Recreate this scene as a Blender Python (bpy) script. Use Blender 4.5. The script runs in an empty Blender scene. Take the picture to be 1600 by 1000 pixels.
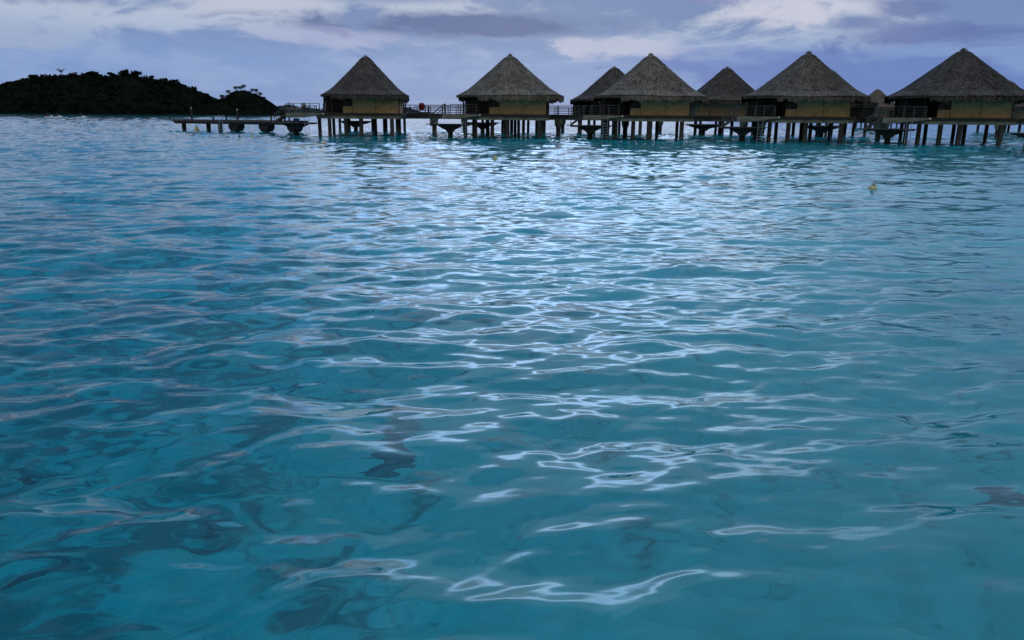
import bpy, math, random
import numpy as np
from mathutils import Matrix, Vector

R = math.radians
rng = np.random.default_rng(11)
random.seed(5)
scene = bpy.context.scene
C = scene.collection

# ------------------------------------------------------------------ camera
CAM_H = 2.4
pitch, roll = R(14.484), 0.008
cd = bpy.data.cameras.new('camera'); cam = bpy.data.objects.new('camera', cd); C.objects.link(cam)
cd.sensor_width = 36.0; cd.lens = 36.0 * 1245.0 / 1600.0
cd.clip_start = 0.1; cd.clip_end = 30000
fw = Vector((0, math.cos(pitch), -math.sin(pitch))); up = Vector((0, math.sin(pitch), math.cos(pitch))); rt = Vector((1, 0, 0))
rx = math.cos(roll) * rt + math.sin(roll) * up
ux = -math.sin(roll) * rt + math.cos(roll) * up
m = Matrix((rx, ux, -fw)).transposed().to_4x4(); m.translation = (0, 0, CAM_H)
cam.matrix_world = m
scene.camera = cam

# ------------------------------------------------------------------ light: sun veiled by cloud, ahead of the camera
SUN_AZ, SUN_EL = R(0.5), R(14.5)
sun_dir = Vector((math.sin(SUN_AZ) * math.cos(SUN_EL), math.cos(SUN_AZ) * math.cos(SUN_EL), math.sin(SUN_EL)))
sl = bpy.data.lights.new('sun', 'SUN'); so = bpy.data.objects.new('sun', sl); C.objects.link(so)
sl.energy = 0.06; sl.angle = R(34); sl.color = (1.0, 0.98, 0.96)
so.rotation_euler = sun_dir.to_track_quat('Z', 'Y').to_euler()

scene.view_settings.view_transform = 'Standard'
scene.view_settings.look = 'None'
scene.view_settings.exposure = 0.0
scene.view_settings.gamma = 1.0
scene.render.engine = 'CYCLES'
scene.cycles.use_denoising = True
scene.cycles.max_bounces = 9
scene.cycles.transmission_bounces = 6
scene.cycles.glossy_bounces = 4
scene.cycles.diffuse_bounces = 3
scene.cycles.volume_bounces = 0
scene.cycles.sample_clamp_indirect = 6.0

class NT:
    """small helper for node trees"""
    def __init__(s, tree): s.t = tree; s.n = tree.nodes; s.l = tree.links
    def new(s, kind, **kw):
        nd = s.n.new(kind)
        for k, v in kw.items(): setattr(nd, k, v)
        return nd
    def put(s, sock, v):
        if hasattr(v, 'is_linked'): s.l.new(v, sock)
        else: sock.default_value = v
    def math(s, op, a, b=0.0, c=None, clamp=False):
        nd = s.new('ShaderNodeMath', operation=op, use_clamp=clamp)
        s.put(nd.inputs[0], a); s.put(nd.inputs[1], b)
        if c is not None: s.put(nd.inputs[2], c)
        return nd.outputs[0]
    def ss(s, v, lo, hi, a=0.0, b=1.0):
        nd = s.new('ShaderNodeMapRange', interpolation_type='SMOOTHSTEP')
        s.put(nd.inputs['Value'], v); nd.inputs['From Min'].default_value = lo; nd.inputs['From Max'].default_value = hi
        nd.inputs['To Min'].default_value = a; nd.inputs['To Max'].default_value = b
        return nd.outputs[0]
    def noise(s, vec, scale, detail=4.0, rough=0.55, dist=0.0):
        nd = s.new('ShaderNodeTexNoise'); s.put(nd.inputs['Vector'], vec)
        nd.inputs['Scale'].default_value = scale; nd.inputs['Detail'].default_value = detail
        nd.inputs['Roughness'].default_value = rough; nd.inputs['Distortion'].default_value = dist
        return nd.outputs[0]
    def mix(s, f, a, b, mode='MIX'):
        nd = s.new('ShaderNodeMix', data_type='RGBA', blend_type=mode)
        s.put(nd.inputs[0], f)
        for k, v in ((6, a), (7, b)):
            if hasattr(v, 'is_linked'): s.l.new(v, nd.inputs[k])
            else: nd.inputs[k].default_value = (*v, 1) if len(v) == 3 else v
        return nd.outputs[2]
    def comb(s, x, y, z):
        nd = s.new('ShaderNodeCombineXYZ')
        for i, v in enumerate((x, y, z)): s.put(nd.inputs[i], v)
        return nd.outputs[0]

# ------------------------------------------------------------------ sky
world = bpy.data.worlds.new('World'); scene.world = world; world.use_nodes = True
w = NT(world.node_tree); w.n.clear()
tc = w.new('ShaderNodeTexCoord'); sep = w.new('ShaderNodeSeparateXYZ'); w.l.new(tc.outputs['Generated'], sep.inputs[0])
sx, sy, sz = sep.outputs
zc = w.math('MAXIMUM', sz, 0.0)
den = w.math('ADD', zc, 0.30)
plane = w.comb(w.math('DIVIDE', sx, den), w.math('DIVIDE', sy, den), 0.0)
warp = w.new('ShaderNodeTexNoise'); w.l.new(plane, warp.inputs['Vector']); warp.inputs['Scale'].default_value = 1.6; warp.inputs['Detail'].default_value = 4
va = w.new('ShaderNodeVectorMath', operation='MULTIPLY_ADD'); w.l.new(warp.outputs['Color'], va.inputs[0]); va.inputs[1].default_value = (0.45, 0.45, 0); w.l.new(plane, va.inputs[2])
big = w.noise(va.outputs[0], 1.5, 6.0, 0.55)
mid = w.noise(va.outputs[0], 4.4, 8.0, 0.62)
cover = w.math('ADD', w.math('MULTIPLY', big, 0.6), w.math('MULTIPLY', mid, 0.4))
az = w.math('MULTIPLY', w.math('ARCTAN2', sx, sy), 57.296); el = w.math('MULTIPLY', w.math('ARCSINE', sz), 57.296)
def bank(a0, e0, wa, we, rag=1.25):
    """a cloud bank around one azimuth and height (degrees), ragged by the cloud noise"""
    dx = w.math('DIVIDE', w.math('SUBTRACT', az, a0), wa); dy = w.math('DIVIDE', w.math('SUBTRACT', el, e0), we)
    d = w.math('SQRT', w.math('ADD', w.math('MULTIPLY', dx, dx), w.math('MULTIPLY', dy, dy)))
    d = w.math('ADD', d, w.math('MULTIPLY', w.math('SUBTRACT', mid, 0.5), -2.2 * rag))
    d = w.math('ADD', d, w.math('MULTIPLY', w.math('SUBTRACT', big, 0.5), -1.6 * rag))
    return w.ss(d, 0.45, 1.15, 1.0, 0.0)
sky = w.new('ShaderNodeTexSky', sky_type='NISHITA'); sky.sun_disc = False
sky.sun_elevation = SUN_EL; sky.sun_rotation = SUN_AZ; sky.air_density = 1.0; sky.dust_density = 1.0; sky.ozone_density = 3.0
clear = w.mix(1.0, sky.outputs[0], (0.07, 0.07, 0.07), 'MULTIPLY')
# light and dark cloud
cloud = w.mix(w.ss(cover, 0.45, 0.555), (0.18, 0.27, 0.50), (0.48, 0.55, 0.70))
lowcol = w.mix(w.ss(mid, 0.35, 0.65), (0.21, 0.33, 0.62), (0.27, 0.39, 0.67))
base = w.mix(w.ss(el, 2.8, 6.4), lowcol, cloud)      # low down the layers merge into an even blue veil
for a0, e0, wa, we, colr, k in [
        (22, 2.4, 17, 1.9, (0.125, 0.21, 0.53), 0.85), (29, 4.9, 8, 1.0, (0.12, 0.17, 0.42), 0.8),
        (-3, 5.75, 12, 0.95, (0.110, 0.168, 0.375), 1.0), (25.5, 6.5, 2.6, 0.6, (0.15, 0.21, 0.44), 0.9), (22, 5.7, 2.2, 0.5, (0.17, 0.23, 0.46), 0.8), (-27.5, 7.2, 3, 0.7, (0.15, 0.20, 0.40), 0.9), (-32, 4.2, 4, 0.7, (0.36, 0.44, 0.62), 0.6), (-10, 7.7, 9, 0.7, (0.17, 0.235, 0.45), 0.7), (27, 7.7, 9, 0.8, (0.17, 0.235, 0.45), 0.7), (-31, 7.2, 6, 1.1, (0.13, 0.18, 0.38), 0.8), (12, 7.6, 7, 0.8, (0.20, 0.24, 0.47), 0.6),
        (18, 6.3, 4.5, 1.0, (0.62, 0.63, 0.75), 0.9), (5.5, 4.4, 5, 0.8, (0.50, 0.54, 0.71), 0.8), (-20, 7.4, 8, 0.9, (0.54, 0.56, 0.69), 0.85), (-12, 4.8, 7, 0.7, (0.40, 0.44, 0.68), 0.5)]:
    base = w.mix(w.math('MULTIPLY', bank(a0, e0, wa, we), k), base, colr)
high = w.mix(w.ss(sx, -0.5, 0.5), (0.045, 0.175, 0.43), (0.26, 0.39, 0.59))
high = w.mix(w.ss(cover, 0.40, 0.60, 0.0, 0.35), high, (0.36, 0.44, 0.60))
base = w.mix(w.ss(el, 7.5, 12.5), base, high)          # above, blue to the left and pale thin cloud to the right
base = w.mix(w.ss(sy, 0.15, -0.5), base, (0.42, 0.42, 0.42))      # plain grey overcast behind
base = w.mix(0.03, base, clear)
# overcast brightness grows with height and towards the veiled sun
gdir = Vector((math.sin(R(15)) * math.cos(R(25)), math.cos(R(15)) * math.cos(R(25)), math.sin(R(25))))
dt = w.new('ShaderNodeVectorMath', operation='DOT_PRODUCT'); w.l.new(tc.outputs['Generated'], dt.inputs[0]); dt.inputs[1].default_value = gdir
facing = w.math('MAXIMUM', dt.outputs['Value'], 0.0)
glow = w.math('POWER', facing, 7.0)
# the break in the cloud that the sun lights from behind: a low wide pale band just above the picture
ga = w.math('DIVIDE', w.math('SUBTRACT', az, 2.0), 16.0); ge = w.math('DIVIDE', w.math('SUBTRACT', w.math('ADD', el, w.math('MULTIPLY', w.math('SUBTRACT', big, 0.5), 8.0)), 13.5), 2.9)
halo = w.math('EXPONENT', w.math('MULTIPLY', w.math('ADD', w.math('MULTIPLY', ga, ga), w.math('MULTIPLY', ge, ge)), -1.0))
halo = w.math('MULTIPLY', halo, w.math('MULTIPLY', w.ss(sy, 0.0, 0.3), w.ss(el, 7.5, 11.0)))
gain = w.math('ADD', 0.95, w.math('MULTIPLY', w.math('POWER', zc, 3.0), 2.7))
gain = w.math('ADD', gain, w.math('MULTIPLY', glow, w.math('MULTIPLY', w.ss(sz, 0.10, 0.40), 0.25)))
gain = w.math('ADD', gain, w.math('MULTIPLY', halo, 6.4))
gain = w.math('MULTIPLY', gain, w.ss(sy, -0.7, 0.6, 0.75, 1.0))
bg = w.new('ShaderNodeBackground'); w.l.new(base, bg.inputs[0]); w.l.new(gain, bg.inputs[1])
wo = w.new('ShaderNodeOutputWorld'); w.l.new(bg.outputs[0], wo.inputs[0])

# ------------------------------------------------------------------ materials
def material(name, col, col2=None, scale=3.0, rough=0.8, bump=0.0, bscale=20.0, stretch=(1, 1, 1), coord='Object', spec=0.3, detail=4.0, lo=0.35, hi=0.65, metallic=0.0):
    mt = bpy.data.materials.new(name); mt.use_nodes = True
    t = NT(mt.node_tree); p = t.n['Principled BSDF']
    tcn = t.new('ShaderNodeTexCoord'); mp = t.new('ShaderNodeMapping'); t.l.new(tcn.outputs[coord], mp.inputs[0]); mp.inputs['Scale'].default_value = stretch
    if col2 is None: col2 = tuple(c * 0.6 for c in col)
    nz = t.noise(mp.outputs[0], scale, detail)
    c = t.mix(t.ss(nz, lo, hi), col2, col)
    t.l.new(c, p.inputs['Base Color'])
    p.inputs['Roughness'].default_value = rough; p.inputs['Specular IOR Level'].default_value = spec; p.inputs['Metallic'].default_value = metallic
    if bump:
        b = t.new('ShaderNodeBump'); b.inputs['Strength'].default_value = bump; b.inputs['Distance'].default_value = 0.02
        t.l.new(t.noise(mp.outputs[0], bscale, 3.0), b.inputs['Height']); t.l.new(b.outputs[0], p.inputs['Normal'])
    return mt

M = {}
M['wood'] = material('dark_wood', (0.060, 0.050, 0.042), (0.028, 0.024, 0.022), 2.5, 0.75, 0.4, 12, (1, 1, 6))
M['plank'] = material('weathered_plank', (0.105, 0.098, 0.092), (0.05, 0.048, 0.048), 3.0, 0.8, 0.4, 14)
M['rail'] = material('rail_wood', (0.085, 0.082, 0.085), (0.045, 0.045, 0.05), 4.0, 0.65)
M['concrete'] = material('beam_concrete', (0.26, 0.255, 0.20), (0.14, 0.14, 0.105), 1.3, 0.85, 0.3, 18)
M['cap'] = material('cap_concrete', (0.075, 0.073, 0.066), (0.035, 0.034, 0.032), 1.6, 0.85, 0.3, 18)
M['darkcap'] = material('dark_cap_concrete', (0.035, 0.035, 0.036), (0.02, 0.02, 0.021), 1.6, 0.8, 0.3, 18)  # darker concrete for the platform and jetty caps
M['wall'] = material('woven_bamboo', (0.56, 0.365, 0.17), (0.40, 0.255, 0.115), 1.8, 0.7, 0.5, 40, (1, 1, 1))
M['batten'] = material('bamboo_batten', (0.20, 0.15, 0.07), None, 4, 0.7)
M['glass'] = material('dark_glass', (0.010, 0.011, 0.013), (0.008, 0.009, 0.010), 2, 0.25, spec=0.2)
M['shade'] = material('shaded_room_wall', (0.035, 0.028, 0.022), None, 2, 0.8)  # porch shade put into the colour of the wall panels there
M['lining'] = material('roof_lining', (0.05, 0.04, 0.03), None, 3, 0.9)
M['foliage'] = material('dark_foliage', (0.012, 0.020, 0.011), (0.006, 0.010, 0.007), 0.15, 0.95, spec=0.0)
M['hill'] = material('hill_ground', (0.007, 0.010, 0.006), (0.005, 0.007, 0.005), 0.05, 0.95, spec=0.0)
M['farhill'] = material('hazed_far_land', (0.040, 0.055, 0.060), (0.030, 0.040, 0.045), 0.03, 0.95, spec=0.05)  # distance haze put into the colour: paler and bluer than the near hill
M['trunk'] = material('trunk_bark', (0.04, 0.034, 0.028), None, 2, 0.9)
M['white'] = material('white_paint', (0.75, 0.76, 0.76), (0.6, 0.6, 0.6), 6, 0.35)
M['yellow'] = material('buoy_yellow', (0.66, 0.62, 0.30), (0.46, 0.44, 0.20), 9, 0.45)
M['pale'] = material('buoy_pale', (0.70, 0.52, 0.42), (0.5, 0.36, 0.28), 9, 0.45)
M['weed'] = material('weed_green', (0.05, 0.07, 0.02), None, 9, 0.7)
M['red'] = material('red_cloth', (0.22, 0.010, 0.014), (0.13, 0.006, 0.010), 4, 0.8)
M['steel'] = material('ladder_steel', (0.45, 0.47, 0.52), (0.3, 0.31, 0.34), 6, 0.35, metallic=0.6)
M['blue'] = material('blue_box', (0.02, 0.04, 0.16), None, 6, 0.5)
M['skin'] = material('rider_skin', (0.20, 0.11, 0.07), None, 6, 0.6)
M['vest'] = material('life_vest', (0.02, 0.022, 0.03), None, 6, 0.7)
M['cream'] = material('cushion_cream', (0.50, 0.48, 0.42), None, 6, 0.8)
M['coral'] = material('coral_rock', (0.27, 0.255, 0.245), (0.15, 0.145, 0.145), 5, 0.9, 0.8, 9)

mt = bpy.data.materials.new('stilt_concrete'); mt.use_nodes = True
t = NT(mt.node_tree); p = t.n['Principled BSDF']; tcn = t.new('ShaderNodeTexCoord'); ob = tcn.outputs['Object']
sp = t.new('ShaderNodeSeparateXYZ'); t.l.new(ob, sp.inputs[0])
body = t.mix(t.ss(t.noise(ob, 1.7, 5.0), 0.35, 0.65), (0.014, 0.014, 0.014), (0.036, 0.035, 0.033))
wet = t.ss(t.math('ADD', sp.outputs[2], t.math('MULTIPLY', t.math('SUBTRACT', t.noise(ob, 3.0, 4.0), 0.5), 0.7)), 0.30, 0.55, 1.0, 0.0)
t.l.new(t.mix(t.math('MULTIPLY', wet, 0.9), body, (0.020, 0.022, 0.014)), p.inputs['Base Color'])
t.l.new(t.ss(wet, 0.0, 1.0, 0.85, 0.45), p.inputs['Roughness'])
M['pile'] = mt
def thatch_material(name, light, dark):
    mt = bpy.data.materials.new(name); mt.use_nodes = True
    t = NT(mt.node_tree); p = t.n['Principled BSDF']
    at = t.new('ShaderNodeAttribute', attribute_name='tint')
    tcn = t.new('ShaderNodeTexCoord')
    nz = t.noise(tcn.outputs['Object'], 0.9, 5.0, 0.6)
    f = t.math('ADD', t.math('MULTIPLY', at.outputs['Fac'], 0.7), t.math('MULTIPLY', t.ss(nz, 0.3, 0.7), 0.35), clamp=True)
    t.l.new(t.mix(f, dark, light), p.inputs['Base Color'])
    p.inputs['Roughness'].default_value = 0.9; p.inputs['Specular IOR Level'].default_value = 0.1
    return mt
M['thatch'] = thatch_material('thatch_grey', (0.28, 0.24, 0.19), (0.034, 0.028, 0.023))
M['thatch_dark'] = thatch_material('thatch_dark', (0.135, 0.115, 0.095), (0.018, 0.015, 0.013))
M['thatch_mid'] = thatch_material('thatch_worn', (0.21, 0.18, 0.145), (0.026, 0.022, 0.018))
M['thatch_brown'] = thatch_material('thatch_brown', (0.24, 0.19, 0.14), (0.06, 0.045, 0.032))

# ------------------------------------------------------------------ mesh helpers
class MB:
    def __init__(s): s.v = []; s.f = []; s.c = []
    def add(s, vs, fs, c=None):
        o = len(s.v); s.v += [tuple(x) for x in vs]; s.f += [tuple(i + o for i in f) for f in fs]
        s.c += [0.5 if c is None else c] * len(vs)
        return s
    def box(s, c, size, rz=0.0):
        hx, hy, hz = size[0] / 2, size[1] / 2, size[2] / 2; a, b = math.cos(rz), math.sin(rz); vs = []
        for z in (-hz, hz):
            for x, y in ((-hx, -hy), (hx, -hy), (hx, hy), (-hx, hy)):
                vs.append((c[0] + x * a - y * b, c[1] + x * b + y * a, c[2] + z))
        return s.add(vs, [(3, 2, 1, 0), (4, 5, 6, 7), (0, 1, 5, 4), (1, 2, 6, 5), (2, 3, 7, 6), (3, 0, 4, 7)])
    def bar(s, p, q, wd, ht):
        """a square timber from p to q"""
        p, q = Vector(p), Vector(q); d = (q - p).normalized()
        side = d.cross(Vector((0, 0, 1)));
        side = Vector((1, 0, 0)) if side.length < 1e-4 else side.normalized()
        u = side.cross(d).normalized(); vs = []
        for e in (p, q):
            for a, b in ((-1, -1), (1, -1), (1, 1), (-1, 1)): vs.append(e + side * a * wd / 2 + u * b * ht / 2)
        return s.add(vs, [(3, 2, 1, 0), (4, 5, 6, 7), (0, 1, 5, 4), (1, 2, 6, 5), (2, 3, 7, 6), (3, 0, 4, 7)])
    def tube(s, p, q, r0, r1=None, n=8, caps=True):
        r1 = r0 if r1 is None else r1; p, q = Vector(p), Vector(q); d = (q - p).normalized()
        a = d.orthogonal().normalized(); b = d.cross(a); vs = []
        for e, r in ((p, r0), (q, r1)):
            for i in range(n):
                t = 2 * math.pi * i / n; vs.append(e + a * r * math.cos(t) + b * r * math.sin(t))
        fs = [(i, (i + 1) % n, n + (i + 1) % n, n + i) for i in range(n)]
        if caps: fs += [tuple(range(n - 1, -1, -1)), tuple(range(n, 2 * n))]
        return s.add(vs, fs)
    def lathe(s, prof, c=(0, 0, 0), n=14):
        vs = []; fs = []
        for r, z in prof:
            for i in range(n):
                t = 2 * math.pi * i / n; vs.append((c[0] + r * math.cos(t), c[1] + r * math.sin(t), c[2] + z))
        for k in range(len(prof) - 1):
            for i in range(n): fs.append((k * n + i, k * n + (i + 1) % n, (k + 1) * n + (i + 1) % n, (k + 1) * n + i))
        fs += [tuple(range(n - 1, -1, -1)), tuple(range((len(prof) - 1) * n, len(prof) * n))]
        return s.add(vs, fs)
    def prism(s, poly, y0, y1):
        """a polygon in x and z pushed through from y0 to y1 (polygon counter-clockwise seen from -y)"""
        n = len(poly); vs = [(x, y0, z) for x, z in poly] + [(x, y1, z) for x, z in poly]
        fs = [tuple(range(n)), tuple(range(2 * n - 1, n - 1, -1))] + [((i + 1) % n, i, n + i, n + (i + 1) % n) for i in range(n)]
        return s.add(vs, fs)
    def quad(s, a, b, c, d, t=None): return s.add([a, b, c, d], [(0, 1, 2, 3)], t)
    def mesh(s, name, mat, smooth=False, tint=False):
        me = bpy.data.meshes.new(name); me.from_pydata(s.v, [], s.f)
        if tint:
            at = me.attributes.new('tint', 'FLOAT', 'POINT'); at.data.foreach_set('value', np.array(s.c, 'f'))
        if smooth: me.polygons.foreach_set('use_smooth', [True] * len(me.polygons))
        me.materials.append(mat); me.update(); return me
    def build(s, name, mat, parent=None, smooth=False, tint=False, loc=None):
        return link(name, s.mesh(name, mat, smooth, tint), parent, loc)

def link(name, me, parent=None, loc=None, rz=0.0):
    o = bpy.data.objects.new(name, me); C.objects.link(o); o.parent = parent
    if loc is not None: o.location = loc
    if rz: o.rotation_euler.z = rz
    return o
def tag(o, label=None, cat=None, group=None, kind=None):
    for k, v in (('label', label), ('category', cat), ('group', group), ('kind', kind)):
        if v: o[k] = v
    return o
def empty(name, loc=(0, 0, 0), rz=0.0):
    o = bpy.data.objects.new(name, None); C.objects.link(o); o.location = loc; o.rotation_euler = (0, 0, rz); return o
def copy_tree(o, parent=None, skip=()):
    c = o.copy(); C.objects.link(c); c.parent = parent
    for ch in list(o.children):
        if ch.get('set') in skip: continue
        copy_tree(ch, c, skip)
    return c
def grid_mesh(name, P, wrap, mat):
    """fast mesh from an (a, b, 3) array of points"""
    a, b = P.shape[:2]
    i = np.arange(a - 1)[:, None]; j = np.arange(b if wrap else b - 1)[None, :]; jn = (j + 1) % b
    q = np.stack(np.broadcast_arrays(i * b + j, i * b + jn, (i + 1) * b + jn, (i + 1) * b + j), -1).reshape(-1, 4)   # faces up on a clockwise polar sheet and on an x, y sheet
    me = bpy.data.meshes.new(name); nf = len(q)
    me.vertices.add(a * b); me.vertices.foreach_set('co', P.reshape(-1).astype('f'))
    me.loops.add(nf * 4); me.loops.foreach_set('vertex_index', q.reshape(-1).astype('i'))
    me.polygons.add(nf); me.polygons.foreach_set('loop_start', np.arange(0, nf * 4, 4, dtype='i'))
    me.polygons.foreach_set('use_smooth', np.ones(nf, bool))
    me.update(calc_edges=True); me.validate(); me.materials.append(mat); return me

# ------------------------------------------------------------------ water: a wind-rippled lagoon surface over pale sand
def ripple_field(X, Y, dr):
    Z = np.zeros_like(X)
    bands = [(5.0, 9.0, 0.010, 6), (2.6, 5.0, 0.020, 9), (1.3, 2.6, 0.042, 13), (0.7, 1.3, 0.062, 20), (0.38, 0.7, 0.060, 26), (0.22, 0.38, 0.040, 22), (0.13, 0.22, 0.024, 18)]
    g = 0.5 + 0.5 * np.sin(X * 0.11 + 1.3 + 1.5 * np.sin(Y * 0.05)) * np.sin(Y * 0.083 + 0.4 + 1.2 * np.sin(X * 0.07 + 2))
    g2 = 0.5 + 0.5 * np.sin(X * 0.55 + 0.3 + 0.9 * np.sin(Y * 0.31 + 1)) * np.sin(Y * 0.47 + 2.4 + 1.4 * np.sin(X * 0.33))
    gust = 0.55 + 0.55 * g + 0.35 * g2
    fetch = 1.0 + 0.15 * np.clip((np.hypot(X, Y) - 9) / 16, 0, 1) + 0.9 * np.clip((np.hypot(X, Y) - 45) / 130, 0, 1)      # rougher away from the shelter of the shore
    for lo, hi, slope, n in bands:
        sl_each = slope * math.sqrt(2.0 / n)
        for k in range(n):
            lam = lo * (hi / lo) ** ((k + rng.random()) / n)
            th = rng.normal(R(-6), R(27)); kk = 2 * math.pi / lam
            kx, ky = kk * math.sin(th), kk * math.cos(th)
            amp = sl_each / kk
            ph = kx * X + ky * Y + rng.random() * 6.283
            ok = np.clip((lam / dr - 0.9) / 0.8, 0, 1)
            wv = np.sin(ph) + 0.18 * np.cos(2 * ph)
            Z += amp * ok * wv * (gust if lam < 2.6 else 1.0) * (1.0 if lam < 0.5 else fetch)
    return Z
th = np.concatenate([np.linspace(R(-43), R(43), 800), np.linspace(R(43), R(317), 62)[1:-1]])
rr = np.concatenate([np.geomspace(0.35, 2.3, 34)[:-1], np.geomspace(2.3, 650, 980), np.geomspace(650, 14000, 46)[1:]])
RR, TH = np.meshgrid(rr, th, indexing='ij')
X, Y = RR * np.sin(TH), RR * np.cos(TH)
dR = np.gradient(rr)[:, None] * np.ones_like(TH)
dT = RR * np.gradient(np.unwrap(th))[None, :]
DR = np.maximum(dR, np.abs(dT))
Z = ripple_field(X, Y, DR) * np.clip((9000 - RR) / 8000, 0, 1)
P = np.stack([X, Y, Z], -1)

wm = bpy.data.materials.new('lagoon_water'); wm.use_nodes = True
t = NT(wm.node_tree); p = t.n['Principled BSDF']
p.inputs['Base Color'].default_value = (1, 1, 1, 1); p.inputs['Transmission Weight'].default_value = 1.0
p.inputs['IOR'].default_value = 1.333; p.inputs['Roughness'].default_value = 0.015
tcn = t.new('ShaderNodeTexCoord')
mp1 = t.new('ShaderNodeMapping'); t.l.new(tcn.outputs['Object'], mp1.inputs[0]); mp1.inputs['Scale'].default_value = (0.75, 1.6, 1.0)
nz1 = t.noise(mp1.outputs[0], 2.2, 2.0, 0.5)
gust = t.noise(tcn.outputs['Object'], 0.06, 3.0, 0.6)
bp = t.new('ShaderNodeBump'); bp.inputs['Distance'].default_value = 0.05
t.l.new(t.ss(gust, 0.35, 0.65, 0.15, 0.55), bp.inputs['Strength']); t.l.new(nz1, bp.inputs['Height']); t.l.new(bp.outputs[0], p.inputs['Normal'])
va_ = t.new('ShaderNodeVolumeAbsorption'); va_.inputs['Color'].default_value = (0.0, 0.903, 0.940, 1); va_.inputs['Density'].default_value = 0.85
t.l.new(va_.outputs[0], t.n['Material Output'].inputs['Volume'])
tag(link('water', grid_mesh('water', P, True, wm)), kind='structure')
# small disc closing the sheet under the viewer
# seabed
BED = -2.3
rb = np.concatenate([[0.01], np.geomspace(0.8, 60, 130), np.geomspace(60, 14000, 40)[1:]])
tb = np.linspace(0, 2 * math.pi, 241)[:-1]
RB, TB = np.meshgrid(rb, tb, indexing='ij'); XB, YB = RB * np.sin(TB), RB * np.cos(TB)
ZB = BED + 0.16 * np.sin(XB * 0.31 + 1) * np.sin(YB * 0.27) + 0.09 * np.sin(XB * 0.83 + YB * 0.5) + 0.05 * np.sin(YB * 1.3 - XB * 0.9 + 2)
ZB = ZB - 0.5 * np.clip((-XB - 6) / 30, 0, 1)
sm = bpy.data.materials.new('lagoon_sand'); sm.use_nodes = True
t = NT(sm.node_tree); p = t.n['Principled BSDF']
tcn = t.new('ShaderNodeTexCoord'); ob = tcn.outputs['Object']
sp = t.new('ShaderNodeSeparateXYZ'); t.l.new(ob, sp.inputs[0])
n1 = t.noise(ob, 1.35, 6.0, 0.66, 0.8); n2 = t.noise(ob, 2.3, 5.0, 0.6); n3 = t.noise(ob, 0.16, 3.0)
sand = t.mix(t.ss(n2, 0.3, 0.7), (0.47, 0.45, 0.40), (0.61, 0.58, 0.52))
sand = t.mix(t.ss(t.math('ADD', sp.outputs[1], t.math('MULTIPLY', n3, 8.0)), 10.0, 24.0), sand, t.mix(t.ss(n2, 0.3, 0.7), (0.74, 0.71, 0.63), (0.84, 0.81, 0.73)))     # clean pale sand farther out
side = t.math('MULTIPLY', t.ss(sp.outputs[0], -6.0, 3.0, 0.15, 0.0), t.ss(sp.outputs[1], 14.0, 40.0, 1.0, 0.45))
algae = t.ss(t.math('ADD', t.math('ADD', n1, side), t.math('MULTIPLY', t.math('SUBTRACT', n2, 0.5), 0.25)), 0.56, 0.70)
col = t.mix(t.math('MULTIPLY', algae, 0.64), sand, (0.085, 0.080, 0.080))
col = t.mix(t.math('MULTIPLY', t.ss(n3, 0.45, 0.7), 0.35), col, (0.26, 0.26, 0.22))
t.l.new(col, p.inputs['Base Color']); p.inputs['Roughness'].default_value = 0.95; p.inputs['Specular IOR Level'].default_value = 0.0
tag(link('seabed', grid_mesh('seabed', np.stack([XB, YB, ZB], -1), True, sm)), kind='structure')
def bed_z(x, y):
    z = BED + 0.16 * math.sin(x * 0.31 + 1) * math.sin(y * 0.27) + 0.09 * math.sin(x * 0.83 + y * 0.5) + 0.05 * math.sin(y * 1.3 - x * 0.9 + 2)
    return z - 0.5 * min(max((-x - 6) / 30, 0), 1)

# ------------------------------------------------------------------ island and far land
def ridge_hill(name, pts, y0, yr, y1, mat, seed):
    r = np.random.default_rng(seed)
    px = np.array([a for a, b in pts]); pz = np.array([b for a, b in pts])
    xs = np.linspace(px[0], px[-1], 150); zs = np.interp(xs, px, pz)
    ts = np.linspace(0, 1, 34); ys = np.where(ts < .5, y0 + (yr - y0) * ts * 2, yr + (y1 - yr) * (ts - .5) * 2)
    sh = np.where(ts < .5, np.sin(ts * math.pi) ** 0.7, np.sin(ts * math.pi) ** 1.0)
    XX = np.repeat(xs[None], 34, 0); YY = np.repeat(ys[:, None], 150, 1)
    ZZ = sh[:, None] * zs[None] * (1 + 0.05 * np.sin(XX * 0.13 + YY * 0.09) * (ts[:, None] < .48)) - 0.4
    # perspective: the ridge stands at yr, the sides spread with the slope
    o = link(name, grid_mesh(name, np.stack([XX, YY, ZZ], -1), False, mat)); tag(o, kind='structure')
    return lambda x, y: float(np.interp(x, px, pz)) * float(np.interp(y, ys, sh)) - 0.4
prof1 = [(-760, 0), (-640, 12), (-560, 16), (-481, 17), (-461, 19.5), (-446, 21.3), (-430, 22.0), (-421, 25.4), (-415, 28.2), (-403, 29.4), (-384, 30.1), (-376, 29.8), (-362, 30.6), (-345, 30.2), (-340, 30.6), (-326, 30.6), (-312, 27.8), (-300, 26.8), (-293, 25.8), (-285, 22.8), (-277, 19.2), (-269, 15.4), (-264.6, 11.6), (-260, 6.6), (-254, 2.5), (-246, 0)]
prof2 = [(-268, 0), (-262, 5.0), (-255.6, 7.8), (-249, 9.8), (-244.7, 11.2), (-239, 14.1), (-235, 16.7), (-229.7, 19.5), (-222.8, 19.1), (-216, 17.1), (-211, 14.0), (-207, 9.9), (-203, 7), (-198.7, 4.4), (-194.6, 2.0), (-190, 0)]
prof3 = [(-520, 0), (-470, 5), (-436, 10.8), (-422, 12.2), (-408, 14.5), (-387, 11), (-364, 9), (-329, 4.8), (-283, 3.2), (-236, 5.5), (-207, 11.0), (-189, 12.0), (-178, 7), (-154, 2.8), (-120, 0)]
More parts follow.
